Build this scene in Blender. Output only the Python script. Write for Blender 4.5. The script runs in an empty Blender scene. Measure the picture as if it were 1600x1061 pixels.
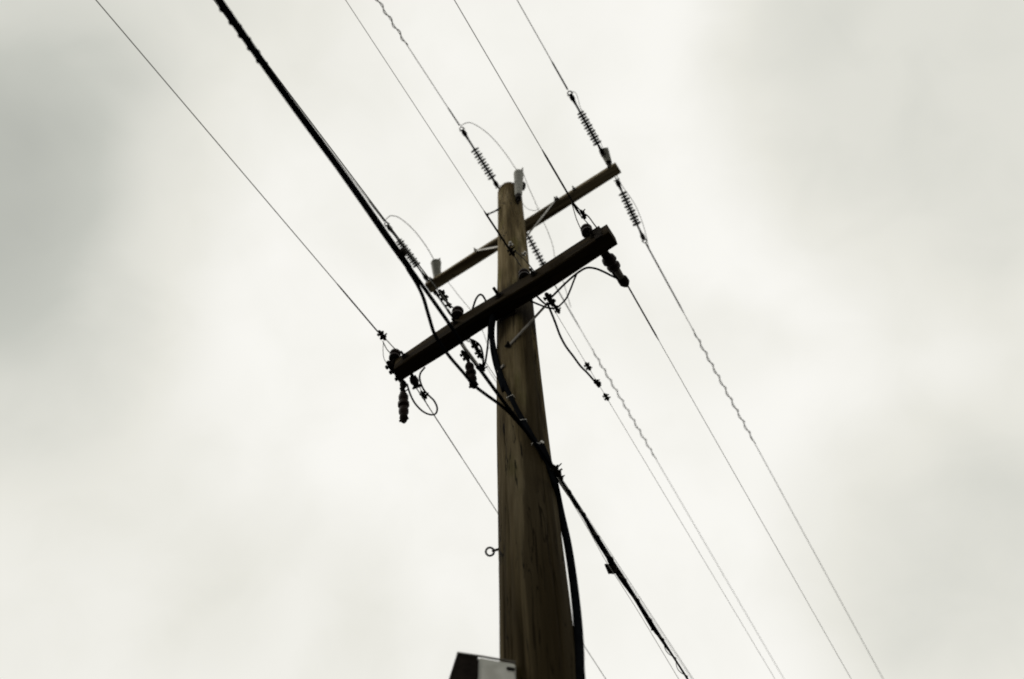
import bpy, math, random
from mathutils import Vector, Matrix, noise
random.seed(7)
S = bpy.context.scene
COL = S.collection
R = math.radians

# ------------------------------------------------------------ camera
# world frame: pole axis = z through the origin, wires run along y, crossarms along x
PP = (800.0, 530.5); VZ = (768.0, -140.0); VY = (2500.0, 3100.0)
F = math.sqrt(-((VZ[0]-PP[0])*(VY[0]-PP[0]) + (VZ[1]-PP[1])*(VY[1]-PP[1])))
def camv(p): return Vector((p[0]-PP[0], -(p[1]-PP[1]), -F))
Zc = camv(VZ).normalized(); Yc = camv(VY).normalized(); Xc = Yc.cross(Zc)
ROT = Matrix((Xc, Yc, Zc))                       # camera -> world
CAM = Vector((1.15922, -2.27766, 1.6))
cd = bpy.data.cameras.new('camera'); cam = bpy.data.objects.new('camera', cd); COL.objects.link(cam)
cam.matrix_world = Matrix.Translation(CAM) @ ROT.to_4x4()
cd.sensor_width = 36; cd.lens = 36*F/1600; cd.clip_start = .05; cd.clip_end = 3000
cd.dof.use_dof = True; cd.dof.focus_distance = 4.9; cd.dof.aperture_fstop = 1.25
S.camera = cam

# ------------------------------------------------------------ world (overcast sky), sun, exposure
def ray(p): return (ROT @ camv(p)).normalized()
w = bpy.data.worlds.new('World'); S.world = w; w.use_nodes = True
nt = w.node_tree; nt.nodes.clear()
def nd(tree, typ, ins=None, **kw):
    n = tree.nodes.new(typ)
    for k, v in kw.items(): setattr(n, k, v)
    for k, v in (ins or {}).items():
        if isinstance(v, bpy.types.NodeSocket): tree.links.new(v, n.inputs[k])
        else: n.inputs[k].default_value = v
    return n
SUN_EL, SUN_AZ = 48, 215
tc = nd(nt, 'ShaderNodeTexCoord')
sky = nd(nt, 'ShaderNodeTexSky', sky_type='NISHITA', sun_disc=False, sun_elevation=R(SUN_EL), sun_rotation=R(SUN_AZ))
nA = nd(nt, 'ShaderNodeTexNoise', {'Vector': tc.outputs['Generated'], 'Scale': 2.6, 'Detail': 1.5, 'Roughness': .4})
nsub = nd(nt, 'ShaderNodeVectorMath', {0: nA.outputs['Color'], 1: (.5, .5, .5)}, operation='SUBTRACT')
nsc = nd(nt, 'ShaderNodeVectorMath', {0: nsub.outputs[0], 'Scale': .16}, operation='SCALE')
wd = nd(nt, 'ShaderNodeVectorMath', {0: tc.outputs['Generated'], 1: nsc.outputs[0]}, operation='ADD')
wn = nd(nt, 'ShaderNodeVectorMath', {0: wd.outputs[0]}, operation='NORMALIZE')
n1 = nd(nt, 'ShaderNodeTexNoise', {'Vector': tc.outputs['Generated'], 'Scale': 3.4, 'Detail': 2.0, 'Roughness': .4, 'Distortion': .2})
n1r = nd(nt, 'ShaderNodeMapRange', {0: n1.outputs['Fac'], 1: .48, 2: .74, 3: 0.0, 4: .05}, interpolation_type='SMOOTHERSTEP')
# darker banks of the cloud deck: (pixel in the photograph, angular radius in degrees, depth)
banks = [((-50, 325), 10, .16), ((-60, 345), 17, .20), ((110, 610), 12, .05), ((430, 1010), 11, .06), ((100, 930), 13, .07),
         ((1450, 100), 17, .17), ((1470, 870), 12, .11), ((1700, 560), 13, .07), ((20, -100), 13, .05), ((360, -60), 15, .09), ((1600, 1000), 12, .06)]
tot = n1r.outputs[0]
n3 = nd(nt, 'ShaderNodeTexNoise', {'Vector': tc.outputs['Generated'], 'Scale': 11.0, 'Detail': 5.0, 'Roughness': .5, 'Distortion': .4})
n3r = nd(nt, 'ShaderNodeMapRange', {0: n3.outputs['Fac'], 1: .42, 2: .78, 3: 0.0, 4: .035})
tot = nd(nt, 'ShaderNodeMath', {0: tot, 1: n3r.outputs[0]}, operation='ADD').outputs[0]
for p, rad, dep in banks:
    d = ray(p)
    dt = nd(nt, 'ShaderNodeVectorMath', {0: wn.outputs[0], 1: tuple(d)}, operation='DOT_PRODUCT')
    mr = nd(nt, 'ShaderNodeMapRange', {0: dt.outputs['Value'], 1: math.cos(R(rad)), 2: 1.0, 3: 0.0, 4: dep}, interpolation_type='SMOOTHSTEP')
    tot = nd(nt, 'ShaderNodeMath', {0: tot, 1: mr.outputs[0]}, operation='ADD').outputs[0]
cr = nd(nt, 'ShaderNodeValToRGB', {'Fac': tot})
e = cr.color_ramp.elements
e[0].position = 0; e[0].color = (1.0, .988, .94, 1)
e[1].position = .75; e[1].color = (.25, .262, .24, 1)
m_ = e.new(.12); m_.color = (.85, .84, .77, 1)
m_ = e.new(.30); m_.color = (.59, .60, .545, 1)
cm = nd(nt, 'ShaderNodeVectorMath', {0: cr.outputs['Color'], 'Scale': 9.6}, operation='SCALE')
mx = nd(nt, 'ShaderNodeMix', data_type='RGBA'); mx.inputs[0].default_value = .985
nt.links.new(sky.outputs[0], mx.inputs[6]); nt.links.new(cm.outputs[0], mx.inputs[7])
bg = nd(nt, 'ShaderNodeBackground', {'Color': mx.outputs[2], 'Strength': .1})
nd(nt, 'ShaderNodeOutputWorld', {'Surface': bg.outputs[0]})

sd = bpy.data.lights.new('sun', 'SUN'); sd.energy = 1.4; sd.angle = R(14); sd.color = (1, .95, .86)
so = bpy.data.objects.new('sun', sd); COL.objects.link(so)
# light comes from the -x, -y side (lit side of the pole is the left one)
so.rotation_euler = Vector((.72, .42, -.72)).to_track_quat('-Z', 'Y').to_euler(); so.location = (-8, -6, 20)
S.view_settings.view_transform = 'Standard'; S.view_settings.look = 'None'
S.view_settings.exposure = 0; S.view_settings.gamma = 1; S.view_settings.use_curve_mapping = False
S.cycles.pixel_filter_type = 'BLACKMAN_HARRIS'; S.cycles.filter_width = 1.9

# ------------------------------------------------------------ placing: a line of sight meets a real plane of the place
def pz(p, z):
    d = ray(p); return CAM + d*((z-CAM.z)/d.z)
def ps(p, z0, s=.03, sg=None):                       # plane of a span that slopes away from the pole
    d = ray(p)
    for g in ((1, -1) if sg is None else (sg,)):
        t = (z0-CAM.z-s*g*CAM.y)/(d.z+s*g*d.y); v = CAM+d*t
        if v.y*g >= 0 or sg is not None: return v
    return v
def poleR(z): return .1195 + (10-z)*.0047
def sweep(z): return -.017*math.exp(-((z-6.2)/1.7)**2)
def pc(p, off=0.0):                                  # surface of the pole
    d = ray(p); z = 6
    for _ in range(8):
        cx = CAM.x-sweep(z); r = poleR(z)+off; a = d.x**2+d.y**2; b = 2*(cx*d.x+CAM.y*d.y); c = cx**2+CAM.y**2-r*r
        D = b*b-4*a*c
        t = (-b-math.sqrt(D))/(2*a) if D > 0 else -b/(2*a)
        v = CAM+d*t; z = v.z
    return v

# ------------------------------------------------------------ materials
def mat(name, base, rough=.7, metal=0, var=.25, scale=8, bump=.2, col2=None, stretch=(1, 1, 1), bscale=None, spec=.06):
    m = bpy.data.materials.new(name); m.use_nodes = True; t = m.node_tree
    b = t.nodes['Principled BSDF']
    tcn = nd(t, 'ShaderNodeTexCoord')
    mp = nd(t, 'ShaderNodeMapping', {'Vector': tcn.outputs['Object'], 'Scale': stretch})
    n = nd(t, 'ShaderNodeTexNoise', {'Vector': mp.outputs[0], 'Scale': scale, 'Detail': 6.0, 'Roughness': .6})
    c2 = col2 or tuple(c*(1-var) for c in base); c1 = tuple(min(1, c*(1+var)) for c in base) if not col2 else base
    r = nd(t, 'ShaderNodeValToRGB', {'Fac': n.outputs['Fac']})
    r.color_ramp.elements[0].position = .34; r.color_ramp.elements[0].color = (*c2, 1)
    r.color_ramp.elements[1].position = .68; r.color_ramp.elements[1].color = (*c1, 1)
    t.links.new(r.outputs[0], b.inputs['Base Color'])
    b.inputs['Specular IOR Level'].default_value = spec
    b.inputs['Roughness'].default_value = rough; b.inputs['Metallic'].default_value = metal
    n2 = nd(t, 'ShaderNodeTexNoise', {'Vector': mp.outputs[0], 'Scale': bscale or scale*5, 'Detail': 4.0})
    bp = nd(t, 'ShaderNodeBump', {'Height': n2.outputs['Fac'], 'Strength': bump, 'Distance': .01})
    t.links.new(bp.outputs[0], b.inputs['Normal'])
    return m

def wood_mat(name, axis, light, mid, dark, lich=None, tar=0.0, spec=.03):
    m = bpy.data.materials.new(name); m.use_nodes = True; t = m.node_tree
    b = t.nodes['Principled BSDF']; b.inputs['Roughness'].default_value = .88
    b.inputs['Specular IOR Level'].default_value = spec
    tcn = nd(t, 'ShaderNodeTexCoord')
    def mapn(sc):
        v = [sc[0]]*3; v[axis] = sc[1]
        return nd(t, 'ShaderNodeMapping', {'Vector': tcn.outputs['Object'], 'Scale': tuple(v)}).outputs[0]
    grain = nd(t, 'ShaderNodeTexNoise', {'Vector': mapn((30, .9)), 'Scale': 2.2, 'Detail': 8.0, 'Roughness': .65, 'Distortion': .15})
    broad = nd(t, 'ShaderNodeTexNoise', {'Vector': mapn((7, .55)), 'Scale': 1.3, 'Detail': 4.0, 'Roughness': .55, 'Distortion': .4})
    r1 = nd(t, 'ShaderNodeValToRGB', {'Fac': broad.outputs['Fac']})
    r1.color_ramp.elements[0].position = .36; r1.color_ramp.elements[0].color = (*dark, 1)
    r1.color_ramp.elements[1].position = .66; r1.color_ramp.elements[1].color = (*light, 1)
    q = r1.color_ramp.elements.new(.5); q.color = (*mid, 1)
    r2 = nd(t, 'ShaderNodeMapRange', {0: grain.outputs['Fac'], 1: .30, 2: .66, 3: .66, 4: 1.10})
    mul = nd(t, 'ShaderNodeVectorMath', {0: r1.outputs[0], 'Scale': r2.outputs[0]}, operation='SCALE')
    out = mul.outputs[0]
    # narrow dark drying checks
    ck = nd(t, 'ShaderNodeTexNoise', {'Vector': mapn((16, .8)), 'Scale': 1.7, 'Detail': 2.0, 'Distortion': .5})
    ab = nd(t, 'ShaderNodeMath', {0: ck.outputs['Fac'], 1: .5}, operation='SUBTRACT')
    ab = nd(t, 'ShaderNodeMath', {0: ab.outputs[0]}, operation='ABSOLUTE')
    msk = nd(t, 'ShaderNodeTexNoise', {'Vector': mapn((4, .8)), 'Scale': 1.6, 'Detail': 2.0})
    mk = nd(t, 'ShaderNodeMapRange', {0: msk.outputs['Fac'], 1: .48, 2: .6, 3: .0, 4: .015})
    lt = nd(t, 'ShaderNodeMath', {0: ab.outputs[0], 1: mk.outputs[0]}, operation='LESS_THAN')
    mxc = nd(t, 'ShaderNodeMix', data_type='RGBA'); t.links.new(lt.outputs[0], mxc.inputs[0])
    t.links.new(out, mxc.inputs[6]); mxc.inputs[7].default_value = (.006, .005, .003, 1); out = mxc.outputs[2]
    if lich:
        ln = nd(t, 'ShaderNodeTexNoise', {'Vector': mapn((5, 1.4)), 'Scale': 1.5, 'Detail': 5.0})
        lr = nd(t, 'ShaderNodeMapRange', {0: ln.outputs['Fac'], 1: .56, 2: .7, 3: 0.0, 4: .55})
        ml = nd(t, 'ShaderNodeMix', data_type='RGBA'); t.links.new(lr.outputs[0], ml.inputs[0])
        t.links.new(out, ml.inputs[6]); ml.inputs[7].default_value = (*lich, 1); out = ml.outputs[2]
    if tar:                                             # creosote left in the lower wood, bleached out near the top
        sx = nd(t, 'ShaderNodeSeparateXYZ', {0: tcn.outputs['Object']})
        tn = nd(t, 'ShaderNodeMath', {0: broad.outputs['Fac'], 1: 2.4, 2: sx.outputs['Z']}, operation='MULTIPLY_ADD')
        tr = nd(t, 'ShaderNodeMapRange', {0: tn.outputs[0], 1: 6.0, 2: 9.8, 3: tar, 4: 1.0})
        out = nd(t, 'ShaderNodeVectorMath', {0: out, 'Scale': tr.outputs[0]}, operation='SCALE').outputs[0]
        def blend(fac, col):
            x = nd(t, 'ShaderNodeMix', data_type='RGBA'); t.links.new(fac, x.inputs[0]); t.links.new(out, x.inputs[6])
            x.inputs[7].default_value = (*col, 1); return x.outputs[2]
        def M2(op, a, b): return nd(t, 'ShaderNodeMath', {0: a, 1: b}, operation=op).outputs[0]
        # long dark streaks on one flank, widening downwards
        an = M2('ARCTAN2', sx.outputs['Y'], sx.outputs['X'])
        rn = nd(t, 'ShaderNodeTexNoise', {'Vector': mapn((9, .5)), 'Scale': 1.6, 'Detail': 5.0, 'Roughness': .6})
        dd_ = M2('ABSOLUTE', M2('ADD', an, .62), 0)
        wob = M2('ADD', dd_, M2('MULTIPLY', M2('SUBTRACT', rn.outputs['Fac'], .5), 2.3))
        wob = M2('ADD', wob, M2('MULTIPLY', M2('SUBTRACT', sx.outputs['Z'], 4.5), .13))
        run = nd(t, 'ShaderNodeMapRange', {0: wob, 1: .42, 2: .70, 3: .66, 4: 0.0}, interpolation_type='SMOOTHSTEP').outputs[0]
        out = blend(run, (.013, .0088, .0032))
        # ragged darker ring round the lower crossarm seat
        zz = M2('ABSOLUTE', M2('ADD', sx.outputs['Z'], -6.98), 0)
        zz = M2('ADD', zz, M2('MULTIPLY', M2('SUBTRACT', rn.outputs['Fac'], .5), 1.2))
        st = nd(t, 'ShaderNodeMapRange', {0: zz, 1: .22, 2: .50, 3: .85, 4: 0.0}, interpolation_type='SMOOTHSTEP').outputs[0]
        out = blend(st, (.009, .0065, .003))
        # rusty brown rot at the very top
        tp = nd(t, 'ShaderNodeMapRange', {0: M2('ADD', sx.outputs['Z'], M2('MULTIPLY', rn.outputs['Fac'], .5)), 1: 9.95, 2: 10.2, 3: 0.0, 4: .9}).outputs[0]
        out = blend(tp, (.060, .036, .010))
    t.links.new(out, b.inputs['Base Color'])
    hh = nd(t, 'ShaderNodeMath', {0: grain.outputs['Fac'], 1: lt.outputs[0]}, operation='SUBTRACT')
    bp = nd(t, 'ShaderNodeBump', {'Height': hh.outputs[0], 'Strength': .4, 'Distance': .005})
    t.links.new(bp.outputs[0], b.inputs['Normal'])
    return m

M = {
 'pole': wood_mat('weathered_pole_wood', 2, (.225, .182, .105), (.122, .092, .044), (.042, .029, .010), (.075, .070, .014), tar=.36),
 'arm_up': wood_mat('weathered_crossarm_wood', 0, (.40, .35, .24), (.25, .205, .13), (.09, .066, .036)),
 'arm_low': wood_mat('creosoted_crossarm_wood', 0, (.030, .021, .009), (.017, .0115, .0045), (.006, .004, .002)),
 'rubber': mat('black_cable_jacket', (.0045, .005, .006), .7, var=.3, scale=30, bump=.1, spec=0),
 'iron': mat('blackened_iron', (.010, .008, .006), .75, 0, .4, 30, .3, spec=.02),
 'galv': mat('galvanised_steel', (.36, .35, .32), .5, .75, .25, 18, .2),
 'dullmetal': mat('dull_grey_steel', (.10, .092, .078), .65, .3, .3, 22, .25),
 'alu': mat('weathered_aluminium', (.26, .26, .24), .6, .3, .2, 15, .1),
 'polymer': mat('grey_polymer', (.020, .021, .020), .6, 0, .2, 15, .1),
 'porc': mat('grey_glazed_porcelain', (.17, .17, .145), .5, 0, .18, 14, .1),
 'brown': mat('brown_glazed_porcelain', (.014, .008, .006), .5, 0, .3, 20, .1),
 'plate': mat('dirty_grey_sheet_metal', (.46, .46, .42), .6, .1, .0, 7, .25, col2=(.27, .27, .235)),
 'copper': mat('dull_copper', (.22, .13, .05), .5, .6, .3, 20, .1),
 'ground': mat('dark_asphalt', (.05, .049, .046), .9, 0, .25, 1.5, .3),
}

# ------------------------------------------------------------ mesh helpers
class MB:
    def __init__(s): s.v = []; s.f = []
    def add(s, vs, fs):
        k = len(s.v); s.v += [Vector(a) for a in vs]; s.f += [tuple(i+k for i in f) for f in fs]; return s
    def tube(s, pts, r, n=8, cap=True):
        pts = [Vector(p) for p in pts]
        rs = r if isinstance(r, (list, tuple)) else [r]*len(pts)
        up = None; k = len(s.v); N = len(pts)
        for i, p in enumerate(pts):
            d = (pts[min(i+1, N-1)]-pts[max(i-1, 0)]).normalized()
            if up is None:
                a = Vector((0, 0, 1)) if abs(d.z) < .9 else Vector((1, 0, 0)); up = (a-d*a.dot(d)).normalized()
            else: up = (up-d*up.dot(d)).normalized()
            sd_ = d.cross(up)
            for j in range(n):
                t = 2*math.pi*j/n; s.v.append(p+(up*math.cos(t)+sd_*math.sin(t))*rs[i])
        for i in range(N-1):
            for j in range(n):
                a = k+i*n+j; b = k+i*n+(j+1) % n; s.f.append((a, b, b+n, a+n))
        if cap: s.f.append(tuple(k+j for j in range(n))[::-1]); s.f.append(tuple(k+(N-1)*n+j for j in range(n)))
        return s
    def box(s, c, size, rot=None, bev=0.0):
        c = Vector(c); hx, hy, hz = (q/2 for q in size); rot = rot or Matrix.Identity(3)
        b = min(bev, hx*.9, hy*.9, hz*.9)
        if b <= 0:
            vs = [rot @ Vector((x*hx, y*hy, z*hz))+c for z in (-1, 1) for x, y in ((-1, -1), (1, -1), (1, 1), (-1, 1))]
            return s.add(vs, [(3, 2, 1, 0), (4, 5, 6, 7), (0, 1, 5, 4), (1, 2, 6, 5), (2, 3, 7, 6), (3, 0, 4, 7)])
        vs = []; idx = {}
        for sx in (-1, 1):
            for sy in (-1, 1):
                for sz in (-1, 1):
                    for ax in range(3):
                        q = [sx*(hx-b), sy*(hy-b), sz*(hz-b)]; q[ax] = (sx*hx, sy*hy, sz*hz)[ax]
                        idx[(sx, sy, sz, ax)] = len(vs); vs.append(rot @ Vector(q)+c)
        fs = []
        for ax in range(3):
            o = [a for a in range(3) if a != ax]
            for sg in (-1, 1):
                q = []
                for u, v in ((-1, -1), (1, -1), (1, 1), (-1, 1)):
                    k = [0, 0, 0]; k[ax] = sg; k[o[0]] = u; k[o[1]] = v; q.append(idx[(*k, ax)])
                fs.append(tuple(q))
            for u in (-1, 1):
                for v in (-1, 1):
                    k1 = [0, 0, 0]; k1[o[0]] = u; k1[o[1]] = v; k2 = list(k1); k1[ax] = -1; k2[ax] = 1
                    fs.append((idx[(*k1, o[0])], idx[(*k2, o[0])], idx[(*k2, o[1])], idx[(*k1, o[1])]))
        for sx in (-1, 1):
            for sy in (-1, 1):
                for sz in (-1, 1): fs.append(tuple(idx[(sx, sy, sz, a)] for a in range(3)))
        return s.add(vs, fs)
    def lathe(s, a, b, prof, n=14):           # prof: (t along a->b in metres from a, radius)
        a = Vector(a); d = (Vector(b)-a).normalized()
        up = Vector((0, 0, 1)) if abs(d.z) < .9 else Vector((1, 0, 0)); up = (up-d*up.dot(d)).normalized(); sd_ = d.cross(up)
        k = len(s.v)
        for t, r in prof:
            for j in range(n):
                q = 2*math.pi*j/n; s.v.append(a+d*t+(up*math.cos(q)+sd_*math.sin(q))*r)
        for i in range(len(prof)-1):
            for j in range(n):
                x = k+i*n+j; y = k+i*n+(j+1) % n; s.f.append((x, y, y+n, x+n))
        s.f.append(tuple(k+j for j in range(n))[::-1]); s.f.append(tuple(k+(len(prof)-1)*n+j for j in range(n)))
        return s
    def torus(s, c, nrm, R_, r, n=20, m=8):
        c = Vector(c); nrm = Vector(nrm).normalized(); a = nrm.orthogonal().normalized(); b = nrm.cross(a)
        k = len(s.v)
        for i in range(n):
            t = 2*math.pi*i/n; e1 = a*math.cos(t)+b*math.sin(t)
            for j in range(m):
                q = 2*math.pi*j/m; s.v.append(c+e1*(R_+r*math.cos(q))+nrm*r*math.sin(q))
        for i in range(n):
            for j in range(m):
                s.f.append((k+i*m+j, k+((i+1) % n)*m+j, k+((i+1) % n)*m+(j+1) % m, k+i*m+(j+1) % m))
        return s
    def build(s, name, m, parent=None, smooth=True, origin=None):
        o_ = Vector(origin) if origin is not None else Vector((0, 0, 0))
        if parent is not None: o_ = parent.matrix_world.translation.copy() if origin is None else o_
        me = bpy.data.meshes.new(name); me.from_pydata([tuple(v-o_) for v in s.v], [], s.f)
        import bmesh
        bm = bmesh.new(); bm.from_mesh(me); bmesh.ops.recalc_face_normals(bm, faces=bm.faces); bm.to_mesh(me); bm.free()
        me.materials.append(M[m])
        if smooth:
            for p in me.polygons: p.use_smooth = True
            me.set_sharp_from_angle(angle=R(38))
        ob = bpy.data.objects.new(name, me); COL.objects.link(ob)
        if parent is not None:
            ob.parent = parent
            ob.location = (0, 0, 0)
        else: ob.location = o_
        return ob

def spline(pts, k=8):
    pts = [Vector(p) for p in pts]
    if len(pts) < 3: return pts
    P = [pts[0]*2-pts[1]]+pts+[pts[-1]*2-pts[-2]]; out = []
    for i in range(1, len(P)-2):
        for j in range(k):
            t = j/k; a, b, c, d = P[i-1:i+3]
            out.append(.5*((2*b)+(c-a)*t+(2*a-5*b+4*c-d)*t*t+(3*b-a-3*c+d)*t**3))
    return out+[pts[-1]]

def thing(name, label, cat, loc, group=None):
    o = bpy.data.objects.new(name, None); COL.objects.link(o); o.empty_display_size = .1
    o.location = loc; o.matrix_world = Matrix.Translation(loc)
    o['label'] = label; o['category'] = cat
    if group: o['group'] = group
    return o
def tag(o, label, cat, group=None):
    o['label'] = label; o['category'] = cat
    if group: o['group'] = group
    return o
# a part placed under a thing; sub-parts under parts sit at the same origin
def part(name, mb, m, parent, label=None, smooth=True):
    root = parent
    while root.parent: root = root.parent
    ob = mb.build(name, m, None, smooth, origin=root.location)
    ob.location = (0, 0, 0); ob.parent = parent
    if label: ob['label'] = label
    return ob

# ------------------------------------------------------------ setting
g = MB(); n = 24; L = 1200
g.add([(-L+2*L*i/n, -L+2*L*j/n, 0) for j in range(n+1) for i in range(n+1)],
      [(j*(n+1)+i, j*(n+1)+i+1, (j+1)*(n+1)+i+1, (j+1)*(n+1)+i) for j in range(n) for i in range(n)])
gd = g.build('ground', 'ground', smooth=False); gd['kind'] = 'structure'

# ------------------------------------------------------------ the pole
pole = thing('utility_pole', 'tall weathered brown wooden utility pole carrying two crossarms', 'utility pole', (0, 0, 0))
NS, NR = 150, 300
rnd = random.Random(3)
checks = [(rnd.uniform(0, 6.28), rnd.uniform(3.2, 9.6), rnd.uniform(.4, 1.7), rnd.uniform(.004, .010), rnd.uniform(-.1, .1)) for _ in range(46)]
zs = [0]+[2.0+(9.93-2.0)*i/NR for i in range(NR+1)]
vs = []; fs = []
def pole_r(th, z):
    r = poleR(z)
    r *= 1+.020*noise.noise(Vector((math.cos(th)*1.3, math.sin(th)*1.3, z*.7)))
    r += .0022*noise.noise(Vector((math.cos(th)*9, math.sin(th)*9, z*2.2)))
    for t0, z0, ln, dp, tw in checks:
        u = (z-z0)/ln
        if abs(u) < 1:
            dt_ = abs((th-t0-tw*u-.05*noise.noise(Vector((z*3, t0, 0)))+math.pi) % (2*math.pi)-math.pi)
            if dt_ < .05: r -= dp*(1-u*u)*(1-dt_/.05)
    return r
for z in zs:
    for j in range(NS):
        th = 2*math.pi*j/NS; r = pole_r(th, z); vs.append((r*math.cos(th)+sweep(z), r*math.sin(th), z))
top = []
for k_, (dz, fr) in enumerate(((.950, .985), (.975, .94), (1.0, .84), (1.022, .64), (1.036, .36), (1.04, .1))):
    for j in range(NS):
        th = 2*math.pi*j/NS; r = pole_r(th, 9.93)*fr
        vs.append((r*math.cos(th), r*math.sin(th), 9.0+dz+.006*noise.noise(Vector((math.cos(th)*3*fr, math.sin(th)*3*fr, k_)))))
rows = len(vs)//NS
for i in range(rows-1):
    for j in range(NS):
        a = i*NS+j; b = i*NS+(j+1) % NS; fs.append((a, b, b+NS, a+NS))
fs.append(tuple((rows-1)*NS+j for j in range(NS)))
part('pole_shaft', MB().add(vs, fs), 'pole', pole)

def bolt(c, d, r=.013, ln=.05, m='dullmetal', parent=None, name='bolt', washer=True):
    c = Vector(c); d = Vector(d).normalized()
    mb = MB()
    if washer: mb.lathe(c, c+d, [(0, r*2.1), (.005, r*2.1), (.0055, r*1.2)], 10)
    mb.lathe(c, c+d, [(.004, r*1.35), (.016, r*1.35)], 6); mb.lathe(c, c+d, [(.01, r*.7), (ln, r*.7), (ln+.003, r*.4)], 8)
    return part(name, mb, m, parent)

# upper crossarm (behind the pole) ------------------------------------------------------------
def arm_pts(y0, yaw, x): return Vector((x, y0+math.tan(yaw)*x, 0))
def crossarm(x0, x1, y0, yaw, zt, wd_, h, m, lab, warp=.004):
    n = 60; mb = MB(); k = 0; vs = []; fs = []
    cs = [(-wd_/2+.008, -h/2), (wd_/2-.008, -h/2), (wd_/2, -h/2+.008), (wd_/2, h/2-.008), (wd_/2-.012, h/2), (-wd_/2+.012, h/2), (-wd_/2, h/2-.012), (-wd_/2, -h/2+.008)]
    rot = Matrix.Rotation(yaw, 3, 'Z')
    for i in range(n+1):
        u = x0+(x1-x0)*i/n
        for q, (a, b) in enumerate(cs):
            jx = 0 if 0 < i < n else .004*noise.noise(Vector((a*50, b*50, u)))
            a2 = a+warp*noise.noise(Vector((u*1.4, q, 3))); b2 = b+warp*noise.noise(Vector((u*1.4, q, 8)))
            vs.append(rot @ Vector((u+jx, a2, 0))+Vector((0, y0, zt-h/2+b2)))
    for i in range(n):
        for q in range(8):
            a = i*8+q; b = i*8+(q+1) % 8; fs.append((a, b, b+8, a+8))
    fs.append(tuple(range(8))[::-1]); fs.append(tuple(n*8+q for q in range(8)))
    return part('crossarm', mb.add(vs, fs), m, pole, lab)
UZ = 9.45; UY = .205; UYAW = R(-3.0)
up = crossarm(-1.115, 1.075, UY+.010, UYAW, UZ, .106, .066, 'arm_up', 'long thin weathered crossarm behind the pole top')
LZ = 6.96; LY = -.198; LYAW = R(-3.9)
low = crossarm(-.885, .865, LY, LYAW, LZ, .112, .158, 'arm_low', 'thick blackened crossarm on the near side of the pole', .013)

def strap(a, b, wd_, th_, m, parent, name='brace'):
    a = Vector(a); b = Vector(b); d = (b-a).normalized(); s_ = Vector((0, 1, 0)); s_ = (s_-d*s_.dot(d)).normalized(); t_ = d.cross(s_)
    rot = Matrix((d, t_, s_)).transposed()
    return part(name, MB().box((a+b)/2, ((b-a).length, wd_, th_), rot, .002), m, parent)
jb = Vector((0, .146, 8.86))
for sg, px in ((-1, -.50), (1, .42)):
    a = Vector((px, UY-.052+math.tan(UYAW)*px, UZ-.035))
    strap(jb+Vector((sg*.012, .006*sg, 0)), a, .024, .006, 'galv', up)
    bolt(a+Vector((0, -.002, 0)), (0, -1, 0), .009, .03, 'galv', up)
for x in (-1.03, -.02, .44, .62, 1.0):
    bolt((x, UY-.046+math.tan(UYAW)*x, UZ-.05), (0, -1, 0), .010, .035, 'dullmetal', up)
bolt((.0, LY-.058, LZ-.07), (0, -1, 0), .016, .07, 'iron', low)
for x in (-.80, -.36, .28, .75):
    bolt((x, LY-.058-math.tan(R(3.9))*x, LZ-.075), (0, -1, 0), .013, .045, 'iron', low)
# brace of the lower arm: pole face to arm underside
a = pc((794, 541), .006); b = pz((853, 477), LZ-.175)
strap(a, b, .026, .008, 'dullmetal', low); bolt(a, (.45, -.89, 0), .011, .03, 'iron', low)
# end plate on the right end of the lower arm
rot = Matrix.Rotation(LYAW, 3, 'Z')
part('end_plate', MB().box(rot @ Vector((.79, 0, 0))+Vector((0, LY, LZ+.006)), (.055, .135, .010), rot, .002)
     .box(rot @ Vector((.79, -.0615, 0))+Vector((0, LY, LZ-.08)), (.055, .009, .175), rot, .002), 'iron', low)
part('gain_plate', MB().box((0, LY+.063, LZ-.08), (.12, .012, .20), None, .003), 'iron', low)

# hardware fixed to the shaft
c = pz((765.5, 862), 4.62); e = MB().torus(c, (ROT @ Vector((0, 0, 1)))+Vector((0, .0, 0)), .0185, .0048, 24, 8)
sh = pc((780, 858), -.02); e.tube([c+(sh-c).normalized()*.019, sh], .006)
part('eye_bolt', e, 'iron', pole)
a = pz((762, 335), 9.30); b = pc((780, 327))
part('step_bolt', MB().tube([a, b+(b-a)*.5], .008).lathe(a, b, [(0, .013), (.01, .013)], 8), 'iron', pole)
a = pz((771, 331), 9.42)
part('step_bolt', MB().tube([a, pc((782, 324))], .006), 'iron', pole)
for p in ((798, 383), (818, 398), (843, 697), (812, 303)):
    c = pc(p, .002); d = Vector((c.x, c.y, 0)).normalized()
    part('bolt', MB().lathe(c, c+d, [(0, .020), (.006, .020), (.008, .012), (.030, .011), (.032, .006)], 8), 'galv', pole)
c = pc((783, 577), .0)
part('strap_plate', MB().box(c+Vector((0, -.004, 0)), (.06, .012, .035), Matrix.Rotation(R(-20), 3, 'Z'), .003), 'dullmetal', pole)
for i in range(3):
    z = (4.62, 5.4, 6.2)[i]
    part('band', MB().lathe((0, 0, z), (0, 0, z+1), [(0, poleR(z)+.002), (0.001, poleR(z)+.0045), (.012, poleR(z)+.0045), (.013, poleR(z)+.002)], 48), 'iron', pole) if i == 9 else None

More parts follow.
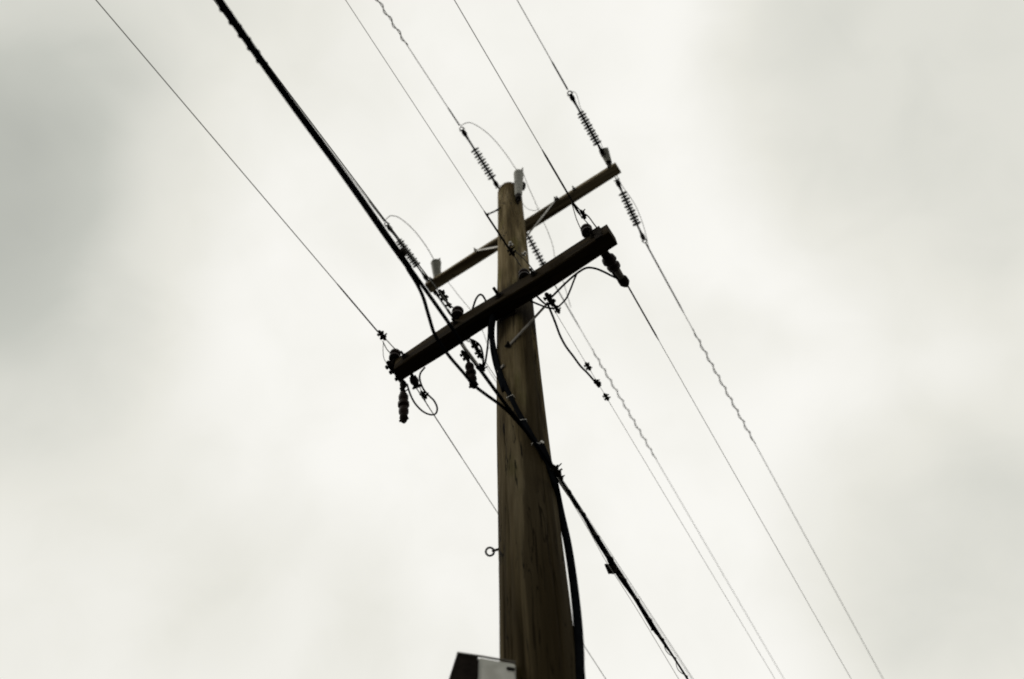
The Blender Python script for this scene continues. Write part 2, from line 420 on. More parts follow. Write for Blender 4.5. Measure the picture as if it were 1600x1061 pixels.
# ------------------------------------------------------------ metal box low on the pole
ZB = pc((806, 1036), .012).z; a = pz((748, 1026), ZB); b = pz((806, 1036), ZB); u = (b-a); u.z = 0; wL = u.length; u.normalize()
nrm = Vector((u.y, -u.x, 0))
if nrm.dot(CAM-a) < 0: nrm = -nrm
bx = thing('equipment_box', 'grey sheet metal box with dark side hood bolted low on the pole', 'box', (a.x, a.y, 3.4))
rot = Matrix((u, -nrm, Vector((0, 0, 1)))).transposed()
body = part('housing', MB().box(a+u*(wL/2)-nrm*.09+Vector((0, 0, -.30)), (wL, .18, .60), rot, .006), 'plate', bx)
part('cover_plate', MB().box(a+u*(wL/2)+nrm*.004+Vector((0, 0, -.31)), (wL-.016, .008, .57), rot, .003), 'plate', bx)
c = a+u*(wL*.86)+nrm*.010+Vector((0, 0, -.035)); c = a+u*(wL*.84)+nrm*.010+Vector((0, 0, -.040))
part('latch', MB().box(c, (.030, .010, .012), rot, .003), 'iron', bx)
# dark hood on its left side, flaring downwards
h0 = pz((714, 1021), ZB); h1 = a+Vector((0, 0, 0)); dn = Vector((0, 0, -.6)); fl = (h0-h1)*.9
hv = [h1-u*.002, h0, h0-nrm*.16, h1-u*.002-nrm*.16]
h2 = [v+dn+(Vector((0, 0, 0)) if i in (0, 3) else fl) for i, v in enumerate(hv)]
hm = [v+dn*.25+(Vector((0, 0, 0)) if i in (0, 3) else fl*.42) for i, v in enumerate(hv)]
hb = MB().add(hv+hm+h2, [(0, 1, 2, 3), (0, 1, 5, 4), (1, 2, 6, 5), (2, 3, 7, 6), (4, 5, 9, 8), (5, 6, 10, 9), (6, 7, 11, 10), (8, 9, 10, 11), (3, 0, 4, 7), (7, 4, 8, 11)])
part('hood', hb, 'iron', bx, smooth=False)
part('rim', MB().tube([h0+Vector((0, 0, .003)), h1+Vector((0, 0, .003)), b+Vector((0, 0, .003))], .004, 6), 'dullmetal', bx)

# ------------------------------------------------------------ conductors
GW = 'overhead power conductors'
def wire(label, name, cat, p_pole, p_out, z0, s, r, side, m='alu', grip=None, spiral=None, group=GW, far=46, mids=(), grip_r=None):
    A = ps(p_pole, z0, s, side); B = ps(p_out, z0, s, side)
    kx = (B.x-A.x)/(B.y-A.y)
    def at(y): return Vector((A.x+kx*(y-A.y), y, z0-s*abs(y)+.0005*max(0, abs(y)-4)**2))
    o = thing(name, label, cat, A, group)
    ys = [A.y+side*(far*(i/40)**1.5) for i in range(41)]
    part('conductor', MB().tube([at(y) for y in ys], r, 6), m, o)
    if grip:
        yg = ps(grip, z0, s, side).y
        pts = [at(A.y+(yg-A.y)*i/10) for i in range(11)]
        part('grip', MB().tube(pts, [(grip_r or r*1.75)]*10+[r*1.2], 8), 'iron', o)
    for (g0, g1) in (spiral or []):
        y0 = ps(g0, z0, s, side).y; y1 = ps(g1, z0, s, side).y
        turns = max(3, int(round(abs(y1-y0)/.155))); N = turns*14; pts = []
        for i in range(N+1):
            t = i/N; y = y0+(y1-y0)*t; q = 2*math.pi*turns*t
            amp = .0145*min(1, 6*t+.3, 6*(1-t)+.3)
            pts.append(at(y)+Vector((math.cos(q)*amp, 0, math.sin(q)*amp)))
        part('spiral_damper', MB().tube(pts, .0048, 6), 'dullmetal', o)
    return o, at
s = .03
w_p1, at_p1 = wire('near upper left phase wire hidden along the thick black cable bundle', 'power_line', 'power line', (601, 346), (336, 2), 9.45, s, .0048, -1, grip=(575, 312))
w_p2, at_p2 = wire('near middle phase wire with a spiral damper, dead ending at pole top', 'power_line', 'power line', (718, 196), (590, 0), 9.95, s, .0040, -1, grip=(700, 168), spiral=[((632, 74), (584, -14))])
w_p3, at_p3 = wire('near phase wire ending at insulator on upper crossarm right end', 'power_line', 'power line', (887, 140), (808, 0), 9.45, s, .0042, -1, grip=(862, 96))
w_p3f, at_p3f = wire('rightmost far wire with long spiral damper from upper crossarm right end', 'power_line', 'power line', (1009, 380), (1380, 1061), 9.45, s, .0042, 1, grip=(1066, 490), spiral=[((1080, 515), (1181, 692))])
w_p2f, at_p2f = wire('far wire with spiral damper appearing below the lower crossarm middle', 'power_line', 'power line', (855, 425), (1225, 1061), 9.95, s, .0036, 1, grip=(905, 513), spiral=[((924, 546), (1023, 718))])
w_p1f, at_p1f = wire('far left phase wire passing behind pole beside the lashed cable', 'power_line', 'power line', (700, 482), (1082, 1063), 9.45, s, .0034, 1)
w_a, at_a = wire('leftmost near wire crossing open sky to lower crossarm left end', 'power_line', 'power line', (590, 518), (150, 0), 7.0, s, .0031, -1, grip=(525, 444), grip_r=.0055)
w_b, at_b = wire('near lower wire running behind the thick cable to lower crossarm', 'power_line', 'power line', (697, 470), (343, 2), 7.0, s, .0040, -1)
w_c, at_c = wire('thin near wire crossing in front of the pole above lower crossarm', 'power_line', 'power line', (796, 390), (540, 0), 7.0, s, .0020, -1, grip=(754, 330), grip_r=.0068)
w_d, at_d = wire('near wire crossing upper crossarm right half to lower arm right end', 'power_line', 'power line', (905, 333), (710, 0), 7.0, s, .0028, -1, grip=(843, 236), grip_r=.0062)
w_df, at_df = wire('far wire leaving the lower crossarm right end clamp', 'power_line', 'power line', (980, 445), (1330, 1061), 6.96, s, .0024, 1, grip=(1029, 532), grip_r=.0056)
w_cf, at_cf = wire('far wire with three black connectors from lower crossarm right half', 'power_line', 'power line', (862, 478), (1211, 1061), 6.96, s, .0019, 1)
w_af, at_af = wire('far wire from lower crossarm left end passing behind the pole', 'power_line', 'power line', (640, 590), (778, 802), 6.96, s, .0032, 1, grip=(718, 716), grip_r=.0042)
w_bf, at_bf = wire('thin far wire from lower crossarm centre left passing behind the pole', 'power_line', 'power line', (757, 563), (776, 592), 6.96, s, .0022, 1)

# ------------------------------------------------------------ long ribbed strain insulators
shed_mesh = None
def strain(label, A, B, n=11, r=.046, f0=.21, f1=.64):
    """A: pole / arm end, B: wire end"""
    global shed_mesh
    A = Vector(A); B = Vector(B); L = (B-A).length; d = (B-A).normalized()
    o = thing('strain_insulator', label, 'insulator', A, 'ribbed strain insulators on the phase wires')
    part('rod', MB().lathe(A, B, [(L*.14, .010), (L*.86, .010)], 10), 'polymer', o)
    if shed_mesh is None:
        tmp = MB().lathe((0, 0, 0), (0, 0, 1), [(-.006, .012), (-.002, 1*.046), (.001, .046), (.009, .014)], 18).build('shed', 'polymer')
        shed_mesh = tmp.data; bpy.data.objects.remove(tmp)
    q = d.to_track_quat('Z', 'Y')
    for i in range(n):
        t = L*(f0+(f1-f0)*i/(n-1)); k = (r/.046)*(1.0 if i % 2 == 0 else .82)
        sh = bpy.data.objects.new('shed', shed_mesh); COL.objects.link(sh); sh.parent = o
        sh.location = d*t; sh.rotation_mode = 'QUATERNION'; sh.rotation_quaternion = q; sh.scale = (k, k, 1)
    for nm, P0, P1, sg in (('clevis', A, B, 1), ('end_fitting', B, A, 1)):
        dd = (P1-P0).normalized(); sd_ = dd.cross(Vector((0, 0, 1))).normalized()
        mb = MB().lathe(P0, P1, [(L*.06, .012), (L*.075, .022), (L*.12, .023), (L*.135, .016), (L*.16, .013), (L*.19, .012)], 10)
        mb.torus(P0+dd*L*.035, sd_ if nm == 'clevis' else Vector((0, 0, 1)), .019, .0055, 14, 6)
        mb.tube([P0+dd*L*.05-sd_*.028, P0+dd*L*.05+sd_*.028], .006, 6)
        part(nm, mb, 'iron', o)
    return o
strain('ribbed insulator between near middle wire and the pole top', ps((781, 297), 9.95, s, -1), at_p2(ps((719, 198), 9.95, s, -1).y), 11)
strain('ribbed insulator on near wire above the upper crossarm right end', ps((946, 247), 9.45, s, -1), at_p3(ps((888, 142), 9.45, s, -1).y), 12, .043, .23, .68)
strain('ribbed insulator close to the black cable left of the upper crossarm', ps((672, 443), 9.45, s, -1), at_p1(ps((601, 347), 9.45, s, -1).y), 12, .044, .31, .70)
strain('ribbed insulator hanging below the upper crossarm right end', ps((961, 276), 9.45, s, 1), at_p3f(ps((1009, 380), 9.45, s, 1).y), 11, .044, .25, .70)
strain('ribbed insulator seen between the pole and the lower crossarm', ps((812, 345), 9.95, s, 1), at_p2f(ps((857, 428), 9.95, s, 1).y), 11, .042, .2, .8)
strain('ribbed insulator mostly hidden behind the lower crossarm left half', ps((674, 448), 9.45, s, 1), at_p1f(ps((706, 492), 9.45, s, 1).y+.35), 3, .024, .70, .82)

# ------------------------------------------------------------ grey post insulators holding the jumpers
def post(label, A, B, wdt=.042):
    A = Vector(A); B = Vector(B); L = (B-A).length; d = (B-A).normalized()
    o = thing('post_insulator', label, 'insulator', A, 'grey post insulators holding jumper wires')
    pr = [(L*.12, wdt*.62)]
    for i in range(6):
        t0 = L*(.16+.10*i); k = .74+.045*i
        pr += [(t0, wdt*k*.86), (t0+L*.05, wdt*k*1.0), (t0+L*.075, wdt*k*.99), (t0+L*.085, wdt*k*.86)]
    pr += [(L*.80, wdt*.98), (L*.86, wdt*1.05), (L*.9, wdt*.7)]
    part('insulator_body', MB().lathe(A, B, pr, 18), 'porc', o)
    sd_ = d.cross(Vector((0, 1, 0))).normalized(); top_ = A+d*L*.9
    mb = MB()
    for sg in (-1, 1): mb.tube([top_+sd_*sg*wdt*.35, top_+sd_*sg*wdt*.8+d*.012, top_+sd_*sg*wdt*.95+d*L*.11], [.014, .012, .005], 8)
    mb.tube([top_-sd_*wdt*.9, top_+sd_*wdt*.9], .010, 8)
    part('wire_clamp', mb, 'dullmetal', o)
    part('bracket', MB().lathe(A, B, [(-.04, .012), (0, .013), (.01, .030), (L*.11, .030), (L*.125, .02)], 10), 'iron', o)
    return o
pA = post('grey post insulator standing on the right of the pole top', Vector(pc((810, 312), .03)), pz((810.5, 266), 10.22), .050)
part('side_bracket', MB().tube([pc((809, 318), -.01), pc((809, 316), .02), pc((810, 312), .03)], .014), 'iron', pA)
part('bracket_block', MB().box(pc((811, 303), .03), (.05, .05, .03), None, .005), 'iron', pA)
mb = MB().lathe(pz((818, 285), 10.05), pz((817, 299), 9.97), [(0, .014), (.02, .026), (.06, .026), (.09, .014)], 10); part('side_clamp', mb, 'iron', pA)
pB = post('grey post insulator on the upper crossarm left end', pz((683, 438), UZ), pz((681, 407), UZ+.33), .052)
pC = post('grey post insulator on the upper crossarm right end', pz((952, 256), UZ), pz((943, 234), UZ+.20), .044)

# ------------------------------------------------------------ thin jumper wires
GJ = 'thin jumper wires over the insulators'
def cable(name, label, cat, pts, r, m='rubber', group=None, k=8, n=8):
    o = MB().tube(spline(pts, k), r, n).build(name, m, None, True, origin=Vector(pts[0])); return tag(o, label, cat, group)
def Z(pix, z0, z1=None):
    z1 = z0 if z1 is None else z1
    return [pz(p, z0+(z1-z0)*i/max(1, len(pix)-1)) for i, p in enumerate(pix)]
cable('jumper_wire', 'thin looping jumper from near left wire to crossarm left end insulator', 'jumper wire', [at_p1(ps((601, 346), 9.45, s, -1).y)]+Z([(606, 340), (612, 337), (625, 341), (645, 358), (664, 382), (676, 402), (680, 410)], 9.5, 9.74), .0042, 'alu', GJ)
cable('jumper_wire', 'thin looping jumper from near middle wire to pole top insulator', 'jumper wire', [at_p2(ps((718, 196), 9.95, s, -1).y)]+Z([(722, 195), (733, 191.5), (748, 198), (768, 214), (789, 239), (804, 261), (809, 268)], 10.0, 10.2), .0036, 'alu', GJ)
cable('jumper_wire', 'thin pale jumper beside insulator above upper crossarm right end', 'jumper wire', [at_p3(ps((888, 142), 9.45, s, -1).y)]+Z([(900, 146), (907, 168), (918, 186), (934, 214), (944, 236)], 9.45, 9.6), .0026, 'alu', GJ)
cable('jumper_wire', 'thin bowed jumper beside insulator below upper crossarm right end', 'jumper wire', Z([(950, 245), (958, 262), (972, 290), (990, 316), (1001, 340), (1008, 362), (1013, 384), (1016, 394)], 9.6, 9.43), .0030, 'alu', GJ)
cable('jumper_wire', 'thin jumper dropping from pole top insulator behind the upper crossarm', 'jumper wire', Z([(818, 272), (826, 293), (836, 315), (846, 340), (856, 362), (864, 385), (868, 408), (880, 440), (892, 480)], 10.1, 9.86), .0032, 'alu', GJ)
cable('jumper_wire', 'small slack jumper loop between pole top insulator and upper crossarm', 'jumper wire', Z([(814, 310), (818, 320), (826, 327), (836, 329), (843, 325)], 9.85, 9.55), .0026, 'alu', GJ)
cable('jumper_wire', 'thin straight jumper from crossarm left insulator down behind lower crossarm', 'jumper wire', Z([(682, 410), (690, 426), (702, 443), (720, 466), (738, 488), (752, 512), (764, 545)], 9.74, 9.4), .0032, 'alu', GJ)

# ------------------------------------------------------------ dead-end spools on the lower arm (near side)
GS = 'black spool dead ends on the lower crossarm'
def spool(label, c, dirv, r=.042, ln=.085, m='brown', back=.09):
    """spool with upright axis held in a clevis strap that points along dirv"""
    c = Vector(c); dirv = Vector(dirv).normalized(); sd_ = dirv.cross(Vector((0, 0, 1))).normalized(); upv = sd_.cross(dirv)
    o = thing('spool_insulator', label, 'insulator', c, GS); a = c-upv*ln/2
    part('spool', MB().lathe(a, a+upv, [(0, r*.7), (.006, r), (ln*.28, r), (ln*.42, r*.62), (ln*.58, r*.62), (ln*.72, r), (ln-.006, r), (ln, r*.7)], 16), m, o)
    mb = MB(); rot = Matrix((dirv, sd_, upv)).transposed()
    for sg in (-1, 1): mb.box(c+upv*sg*(ln/2+.006)-dirv*back*.42, (back+.035, .034, .007), rot, .002)
    mb.box(c-dirv*back*.92, (.008, .036, ln+.02), rot, .002)
    part('clevis', mb, 'iron', o)
    part('pin', MB().tube([c-upv*(ln/2+.03), c+upv*(ln/2+.024)], .008, 8).lathe(c+upv*(ln/2+.008), c+upv*2, [(0, .014), (.012, .014)], 6), 'iron', o)
    return o
ny = Vector((.03, -1, .0))
spool('black spool dead end at the lower crossarm left tip', pz((617, 556), 7.0), ny, .04, .09)
spool('black spool dead end beside thick cable on lower crossarm left half', pz((715, 490), 7.0), ny, .042, .095)
spool('black spool dead end in front of the pole on lower crossarm', pz((819, 430), 7.0), ny, .038, .085)
spool('black spool dead end on top of lower crossarm near right end', pz((917, 361), 7.0), ny, .040, .09)

# ------------------------------------------------------------ line clamps
def clamp(label, c, d, size=.035, wings=2, m='iron', tails=True):
    c = Vector(c); d = Vector(d).normalized(); sd_ = d.cross(Vector((0, 0, 1))).normalized(); upv = sd_.cross(d)
    o = thing('line_clamp', label, 'clamp', c, 'black line clamps and connectors')
    rot = Matrix((d, sd_, upv)).transposed(); k = size
    part('clamp_body', MB().box(c, (k*1.5, k*.62, k*.8), rot, k*.18).lathe(c-d*k*1.05, c+d, [(0, k*.16), (k*.2, k*.3), (k*1.9, k*.3), (k*2.1, k*.16)], 8), m, o)
    for i in range(wings):
        t = (i-(wings-1)/2)*k*.8; q = c+d*t
        j1, j2 = random.uniform(-.35, .35), random.uniform(.55, 1.15)
        part('bolt', MB().tube([q-sd_*k*random.uniform(.35, .7), q+sd_*k*(j2 if tails else .6)+d*k*j1], k*.13, 6).lathe(q-sd_*k*.62, q+sd_, [(0, k*.26), (k*.2, k*.26)], 6).lathe(q+sd_*k*.3, q+sd_*9, [(0, k*.26), (k*.2, k*.26)], 6), m, o)
    return o
Yd = Vector((0, 1, 0))
clamp('black winged clamp at the end of the leftmost wire', pz((597, 524), 7.0), Yd, .042)
clamp('small black clamp where a split wire meets lower crossarm right end', pz((911, 335), 7.0), Yd, .034)
clamp('black clamp on the pole front holding the thin near wire', pz((799, 393), 7.0), Yd, .036)
clamp('black clamp on small cable loop under lower crossarm left end', pz((662, 617), 6.9), Yd, .036)
clamp('upper connector on the far wire right of pole', at_cf(ps((914, 575), 6.96, s, 1).y), Yd, .036)
clamp('middle connector on the far wire right of pole', at_cf(ps((928, 601), 6.96, s, 1).y), Yd+Vector((.2, 0, 0)), .034)
clamp('lowest connector on the far wire right of pole', at_cf(ps((944, 622), 6.96, s, 1).y), Yd, .034)
clamp('black clamp in tangle under lower crossarm right of pole', pz((859, 468), 6.88), Yd, .054, 2, tails=False)
clamp('lower clamp of tangle right of pole where cables meet', pz((870, 483), 6.86), Yd, .036, 2)
clamp('black dead end clamp hanging right behind upper crossarm left end', pz((692, 462), 7.12), Yd, .050, 2, tails=False)
clamp('small clamp between the two near wires left of lower crossarm', pz((701, 476), 7.02), Yd, .030, 1)

# thin bails from clamps to spools
GB = 'thin steel bail wires at the spools'
def bail(label, pp, z=7.0, r=.0036, m='dullmetal'): return cable('bail_wire', label, 'wire', Z(pp, z), r, m, GB, 6, 6)
bail('short bail wire between winged clamp and left tip spool', [(590, 518), (601, 528), (612, 540), (620, 548)])
bail('slack thin tail wire hanging left of the left tip spool', [(599, 535), (598.5, 548), (600, 560), (606, 570), (612, 575)], 6.98, .0024)
bail('second bail wire under the winged clamp at left tip', [(598, 533), (604, 545), (610, 552)])
bail('left bail wire from split wire to right end spool', [(893, 316), (897, 330), (901, 343), (907, 357)])
bail('middle bail wire from split wire to right end spool', [(893, 316), (902, 331), (912, 342), (920, 351)])
bail('right bail wire passing spool to the end of lower crossarm', [(895, 316), (908, 330), (919, 338), (928, 350), (938, 363)], 7.0, .0046)
bail('bail wire in front of pole between clamp and spool', [(799, 393), (806, 404), (814, 416)], 7.0, .004)
bail('second bail wire in front of pole right of spool', [(803, 391), (816, 402), (827, 414), (837, 427), (842, 432)], 7.0, .004)
bail('bail wire between dead end clamp and spool beside thick cable', [(699, 474), (706, 479), (713, 486)], 7.0, .004)
bail('second bail wire under dead end clamp beside thick cable', [(696, 476), (699, 486), (706, 495)], 7.0, .0036)

# ------------------------------------------------------------ far-side hardware of the lower arm
def dangler(label, A, B, r=.036, m='brown', lumps=3):
    A = Vector(A); B = Vector(B); L = (B-A).length; d = (B-A).normalized()
    o = thing('hanging_insulator', label, 'insulator', A, 'dark lumpy insulators hanging from the lower crossarm')
    part('hook', MB().lathe(A, B, [(0, .014), (L*.05, .024), (L*.12, .024), (L*.16, .012), (L*.34, .012)], 10).torus(A+d*L*.2, (1, .3, 0), .024, .007, 14, 6), 'iron', o)
    pr = [(L*.28, .012)]
    for i in range(lumps):
        t = L*(.32+.5*i/lumps); e_ = L*.5/lumps; k = 1 if i % 2 else .86
        pr += [(t, r*.62), (t+e_*.35, r*k), (t+e_*.7, r*k), (t+e_*.95, r*.6)]
    pr += [(L*.84, r*.5), (L*.88, r*.5)]
    part('insulator_body', MB().lathe(A, B, pr, 16), m, o)
    part('end_cap', MB().lathe(A, B, [(L*.84, .026), (L*.9, .03), (L*.96, .022), (L, .012)], 10).tube([A+d*L*.92-Vector((.035, 0, 0)), A+d*L*.92+Vector((.03, .01, 0))], .008, 6), 'iron', o)
    return o
o = dangler('dark lumpy insulator hanging under the lower crossarm left end', pz((630, 596), 6.82), pz((631, 660), 6.42), .040, lumps=3)
dangler('dark lumpy insulator hanging under lower crossarm beside thick cables', pz((729, 552), 6.80), pz((741, 606), 6.50), .036, lumps=3)
A = pz((938, 386), 6.86); B = pz((979, 446), 6.93); L = (B-A).length
o = thing('dead_end_insulator', 'dark bulky dead end insulator and clamp at lower crossarm right tip', 'insulator', A)
part('yoke', MB().lathe(A, B, [(0, .028), (L*.22, .030), (L*.26, .02)], 12), 'iron', o)
part('spool', MB().lathe(A, B, [(L*.24, .030), (L*.28, .046), (L*.36, .050), (L*.40, .036), (L*.44, .036), (L*.47, .047), (L*.54, .044), (L*.57, .024)], 16), 'brown', o)
part('clamp_body', MB().lathe(A, B, [(L*.5, .020), (L*.6, .029), (L*.72, .026), (L*.8, .024)], 10), 'dullmetal', o)
part('keeper', MB().lathe(A+Vector((-.02, 0, 0)), B+Vector((-.012, 0, 0)), [(L*.52, .014), (L*.6, .022), (L*.8, .020), (L*.9, .016)], 10), 'iron', o)
part('end_socket', MB().lathe(A, B, [(L*.78, .026), (L*.83, .036), (L*.93, .036), (L*.99, .022), (L*1.03, .008)], 14), 'iron', o)
dangler('short dark insulator stub under lower crossarm left end right side', pz((641, 580), 6.86), pz((652, 606), 6.80), .036, lumps=1)
# left tip cluster
clamp('black bolted clamp at extreme left tip of lower crossarm', pz((613, 575), 6.92), Yd, .060, 2, tails=False)
clamp('second black clamp just below lower crossarm left tip', pz((624, 590), 6.88), Yd, .054, 1, tails=False)
clamp('small dark clamp above hanging insulator at lower crossarm left end', pz((630, 612), 6.82), Yd, .036, 1)
clamp('black clamp under lower crossarm left of the hanging insulator', pz((727, 556), 6.84), Yd, .046, 2)
clamp('black clamp beside cable arch left of the pole', pz((749, 553), 6.86), Yd, .040, 2)
clamp('small black clamp at bottom of cable arch left of pole', pz((753, 574), 6.86), Yd, .034, 2)
clamp('black clamp behind the lower crossarm in the left cable tangle', pz((742, 540), 6.88), Yd, .042, 1, tails=False)
o = MB().tube(Z([(977, 449), (979, 462)], 6.9, 6.86), .0012, 5)

# ------------------------------------------------------------ black cable loops
GL = 'black cable loops around the lower crossarm'
def loop(label, pp, z0, z1=None, r=.0082): return cable('cable_loop', label, 'cable', Z(pp, z0, z1), r, 'rubber', GL, 8, 8)
loop('arched cable loop standing above the lower crossarm left of pole', [(733, 500), (738, 484), (743, 469), (748, 461.5), (753, 461), (758, 468), (763, 480), (766, 494)], 7.06, 6.98, .0072)
loop('cable dropping from lower crossarm left of pole to small clamp', [(763, 500), (763.5, 515), (762.5, 535), (760, 556), (757, 570), (751, 578), (744, 574)], 6.88, 6.82, .0070)
loop('round cable loop hanging under the lower crossarm left end', [(664, 574), (657, 583), (656, 593), (661, 607), (669, 617), (678, 626), (683, 637), (681, 646), (673, 648), (661, 643), (649, 631), (641, 616), (636, 600)], 6.9, 6.82, .0068)
loop('cable bowing from lower crossarm right tip clamp back under arm', [(973, 437), (960, 433), (944, 425), (930, 419.5), (917, 418.5), (906, 424), (893, 434), (880, 446), (870, 456), (860, 466)], 6.92, 6.84, .0076)
loop('cable dropping from under the lower crossarm to tangle clamp', [(901, 428), (896, 440), (891, 453), (885, 466), (876, 476), (868, 483)], 6.84, 6.84, .0064)
loop('short cable sagging from pole side to tangle under crossarm', [(822, 466), (833, 472), (845, 477), (856, 481), (866, 482)], 6.82, 6.84, .0070)
loop('short cable inside the tangle right of pole', [(838, 462), (845, 469), (852, 475), (858, 477)], 6.82, 6.86, .0070)
loop('thick cable leaving the tangle to connectors on far wire', [(857, 478), (862, 490), (868, 505), (875, 524), (884, 541), (896, 557), (907, 572), (918, 583), (930, 597), (936, 605)], 6.84, 6.93, .0078)
loop('thin metal loop under lower crossarm left end to its far wire', [(649, 586), (654, 600), (660, 615), (668, 634)], 6.9, 6.93, .003)
loop('curled dark cable on pole face above lower crossarm', [(774, 478), (781, 466), (790, 456), (801, 451), (812, 450), (821, 454)], 7.0, 7.0, .0085)
loop('curled cable in left tangle beneath the lower crossarm', [(734, 530), (742, 533), (750, 540), (754, 552), (755, 566), (752, 576)], 6.86, 6.84, .0068)

# dark cable stapled down the pole from the crossarm
pts = [Vector(pz((776, 486), 6.93)), pz((771, 505), 6.72), pz((770, 528), 6.58), pc((775, 555), .012), pc((781, 580), .010), pc((792, 608), .010), pc((808, 640), .010), pc((826, 672), .010), pc((845, 705), .010), pc((860, 730), .012)]
cable('service_cable', 'dark cable running down the pole face below lower crossarm', 'cable', pts, .0135, 'rubber', None)
pts = [pz((777, 478), 6.98), pz((768.5, 500), 6.74), pz((769, 532), 6.56), pz((773, 562), 6.44), pc((785, 600), .008), pc((789, 612), -.01)]
cable('service_cable', 'black cable bulging past the left edge of the pole', 'cable', pts, .0185, 'rubber', None)
for q in ((797, 620), (817, 657), (838, 693)):
    c = pc(q, .016); d = Vector((c.x, c.y, 0)).normalized(); t_ = d.cross(Vector((0, 0, 1)))
    part('staple', MB().tube([c-t_*.019-d*.02, c-t_*.019+d*.004, c+t_*.019+d*.004, c+t_*.019-d*.02], .0032, 6), 'galv', pole)
# riser: thick black cable down the right side of the pole
rp = [pc((846, 697), .012), pc((857, 722), .012), pc((866, 752), .012), pz((876, 800), 4.86), pz((887, 850), 4.62), pz((896, 910), 4.38), pz((902.5, 970), 4.12), pz((905.5, 1020), 3.93), pz((907, 1061), 3.79), Vector((.166, -.02, 3.4)), Vector((.185, -.03, 2.2)), Vector((.21, -.03, .02))]
cable('riser_cable', 'thick black riser cable down the right side of the pole', 'cable', rp, .0185, 'rubber', None, 10, 12)

# ------------------------------------------------------------ thick aerial cable bundle (near side) and lashed cable (far side)
zc = 4.95
bun = thing('cable_bundle', 'thick black twisted cable bundle crossing sky from upper left to pole', 'cable', pz((640, 418), zc))
basep = [Vector((.125, -40, 4.3)), Vector((.14, -12, 4.72)), Vector((.146, -5, 4.90))]+Z([(336, -8), (455, 160), (556, 300), (609, 375), (640, 418)], zc)
path = spline(basep, 40)
def offs(path, ph, amp, turn=1.1, wob=0):
    out = []; dist = 0
    for i, p in enumerate(path):
        if i: dist += (p-path[i-1]).length
        d = (path[min(i+1, len(path)-1)]-path[max(i-1, 0)]).normalized(); a = d.cross(Vector((0, 0, 1))).normalized(); b = a.cross(d)
        q = ph+dist*turn; out.append(p+a*math.cos(q)*amp+b*math.sin(q)*amp)
    return out
for i in range(3): part('strand', MB().tube(offs(path, 2.1*i, .0072, 2.2), .0082 if i else .0088, 8), 'rubber', bun)
# the bumps of a lashing wire on its far left stretch
a0 = pz((296, -62), zc); a1 = pz((413, 102), zc); N = 220; pts = []
for i in range(N+1):
    t = i/N; p = a0.lerp(a1, t); q = t*2*math.pi*8; pts.append(p+Vector((math.cos(q)*.0132, 0, math.sin(q)*.0132)))
part('lashing', MB().tube(pts, .0052, 6), 'rubber', bun)
s1 = Z([(640, 418), (650, 432), (672, 463), (704, 509), (728, 547), (752, 580), (779, 617), (820, 671), (846, 706), (862, 730)], zc)
s1 = [path[-12]]+s1
part('strand', MB().tube(spline(s1, 8), .0088, 8), 'rubber', bun)
s2 = [path[-14]]+Z([(638, 422), (650, 441), (661, 464), (670, 494), (680, 524), (700, 554), (722, 580), (741, 602), (760, 617), (786, 636), (808, 658), (830, 684)], zc)
part('strand', MB().tube(spline(s2, 8), .0080, 8), 'rubber', bun)
s3 = [path[-60]]+Z([(560, 300), (590, 346), (606, 366)], zc)
p0 = pz((633, 396), zc)
part('tie', MB().lathe(pz((624, 391), zc), pz((640, 416), zc), [(0, .016), (.004, .023), (.028, .023), (.032, .016)], 12), 'iron', bun)
part('preformed_grip', MB().tube(spline(Z([(722, 538), (731, 549), (740, 561), (746, 569)], zc-.012), 4), .0055, 6), 'galv', bun)

lash = thing('lashed_cable', 'lashed bundle of dark cables leaving the pole toward lower right', 'cable', pz((866, 736), zc))
msg = [pz(p, zc) for p in [(862, 730), (876, 748), (905, 792), (940, 848), (972, 899), (1012, 962), (1046, 1016), (1076, 1063)]]
dd = (msg[-1]-msg[-2]).normalized(); ext = [msg[-1]+dd*t for t in (1, 4, 12, 40)]
msg = msg+ext
part('messenger', MB().tube(spline(msg, 10), .0050, 8), 'rubber', lash)
cb = [pz(p, zc-.01) for p in [(866, 738), (880, 758), (905, 797), (925, 828), (946, 862), (964, 893), (985, 924), (1006, 955), (1022, 983), (1046, 1018), (1075, 1063)]]+[e_+Vector((-.01, 0, -.012)) for e_ in ext]
part('strand', MB().tube(spline(cb, 8), [.0072]*(8*9)+[.0045]*(len(spline(cb, 8))-72), 8), 'rubber', lash)
cb2 = [pz(p, zc-.012) for p in [(864, 738), (884, 768), (908, 802), (930, 842), (950, 874), (968, 904), (990, 934), (1008, 964), (1020, 984)]]
part('strand', MB().tube(spline(cb2, 8), .0052, 8), 'rubber', lash)
# lashing wire
pp = spline(msg[:8], 24); pts = []
dist = 0
for i, p in enumerate(pp):
    if i: dist += (p-pp[i-1]).length
    q = dist*2*math.pi/.16; pts.append(p+Vector((math.cos(q)*.012-.004, 0, math.sin(q)*.012-.005)))
part('lashing', MB().tube(pts, .0022, 6), 'dullmetal', lash)
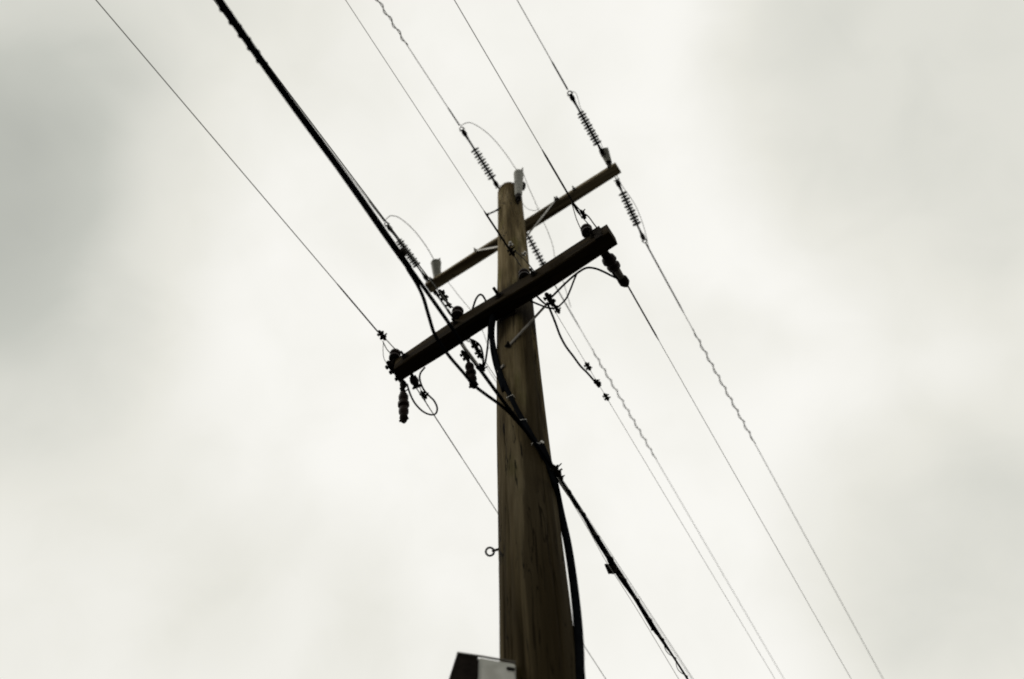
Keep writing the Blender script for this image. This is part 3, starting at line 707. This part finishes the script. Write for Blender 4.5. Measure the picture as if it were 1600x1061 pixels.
# pale drop wire beside the lashed cable
dw = [pz(p, 4.9) for p in [(871, 746), (897, 790), (923, 834), (945, 874), (967, 908), (995, 952), (1021, 995), (1061, 1062)]]
d2 = (dw[-1]-dw[-2]).normalized()
o = cable('drop_wire', 'thin pale drop wire just left of the lashed dark cables', 'wire', dw+[dw[-1]+d2*t for t in (2, 10, 38)], .0015, 'galv', None)

def lump(c, r, seed, parent, name, m='iron'):
    c = Vector(c); mb = MB(); vs = []; fs = []; nu, nv = 16, 10
    for i in range(nv+1):
        ph = math.pi*i/nv
        for j in range(nu):
            th = 2*math.pi*j/nu; d = Vector((math.sin(ph)*math.cos(th), math.sin(ph)*math.sin(th), math.cos(ph)))
            vs.append(c+d*r*(1+.35*noise.noise(d*1.9+Vector((seed, 0, 0)))))
    for i in range(nv):
        for j in range(nu): a = i*nu+j; b = i*nu+(j+1) % nu; fs.append((a, b, b+nu, a+nu))
    return part(name, mb.add(vs, fs), m, parent)
sp = thing('cable_splice', 'lumpy black taped splice on the lashed cable lower right of pole', 'cable splice', pz((958, 888), zc))
lump(pz((957, 889), zc-.02), .024, 2, sp, 'tape_wrap'); lump(pz((951, 885), zc-.02), .014, 5, sp, 'tape_end')
part('sleeve', MB().lathe(pz((950, 872), zc), pz((980, 914), zc), [(0, .009), (.02, .014), (.10, .015), (.16, .013), (.17, .008)], 12), 'iron', sp)
part('bolt', MB().tube([pz((946, 882), zc-.02), pz((952, 896), zc-.02)], .006, 6), 'iron', sp)
clamp('small dark clamp further down the lashed cable at lower right', pz((1021, 983), zc), Vector((0, 1, 0)), .020, 1, tails=False)
clamp('spiky black suspension clamp at right edge of pole', pz((869, 735), zc), Vector((.0, 1, 0)), .034, 2)
clamp('smaller spiky clamp on lashed cable just off the pole', pz((875, 744), zc), Vector((.0, 1, 0)), .024, 2)
part('tail', MB().tube(Z([(866, 736), (872, 729), (877.5, 724)], zc), [.006, .004, .0025], 6), 'iron', thing('tie_wire', 'short tie wire end sticking out right of the pole clamp', 'wire', pz((866, 736), zc)))
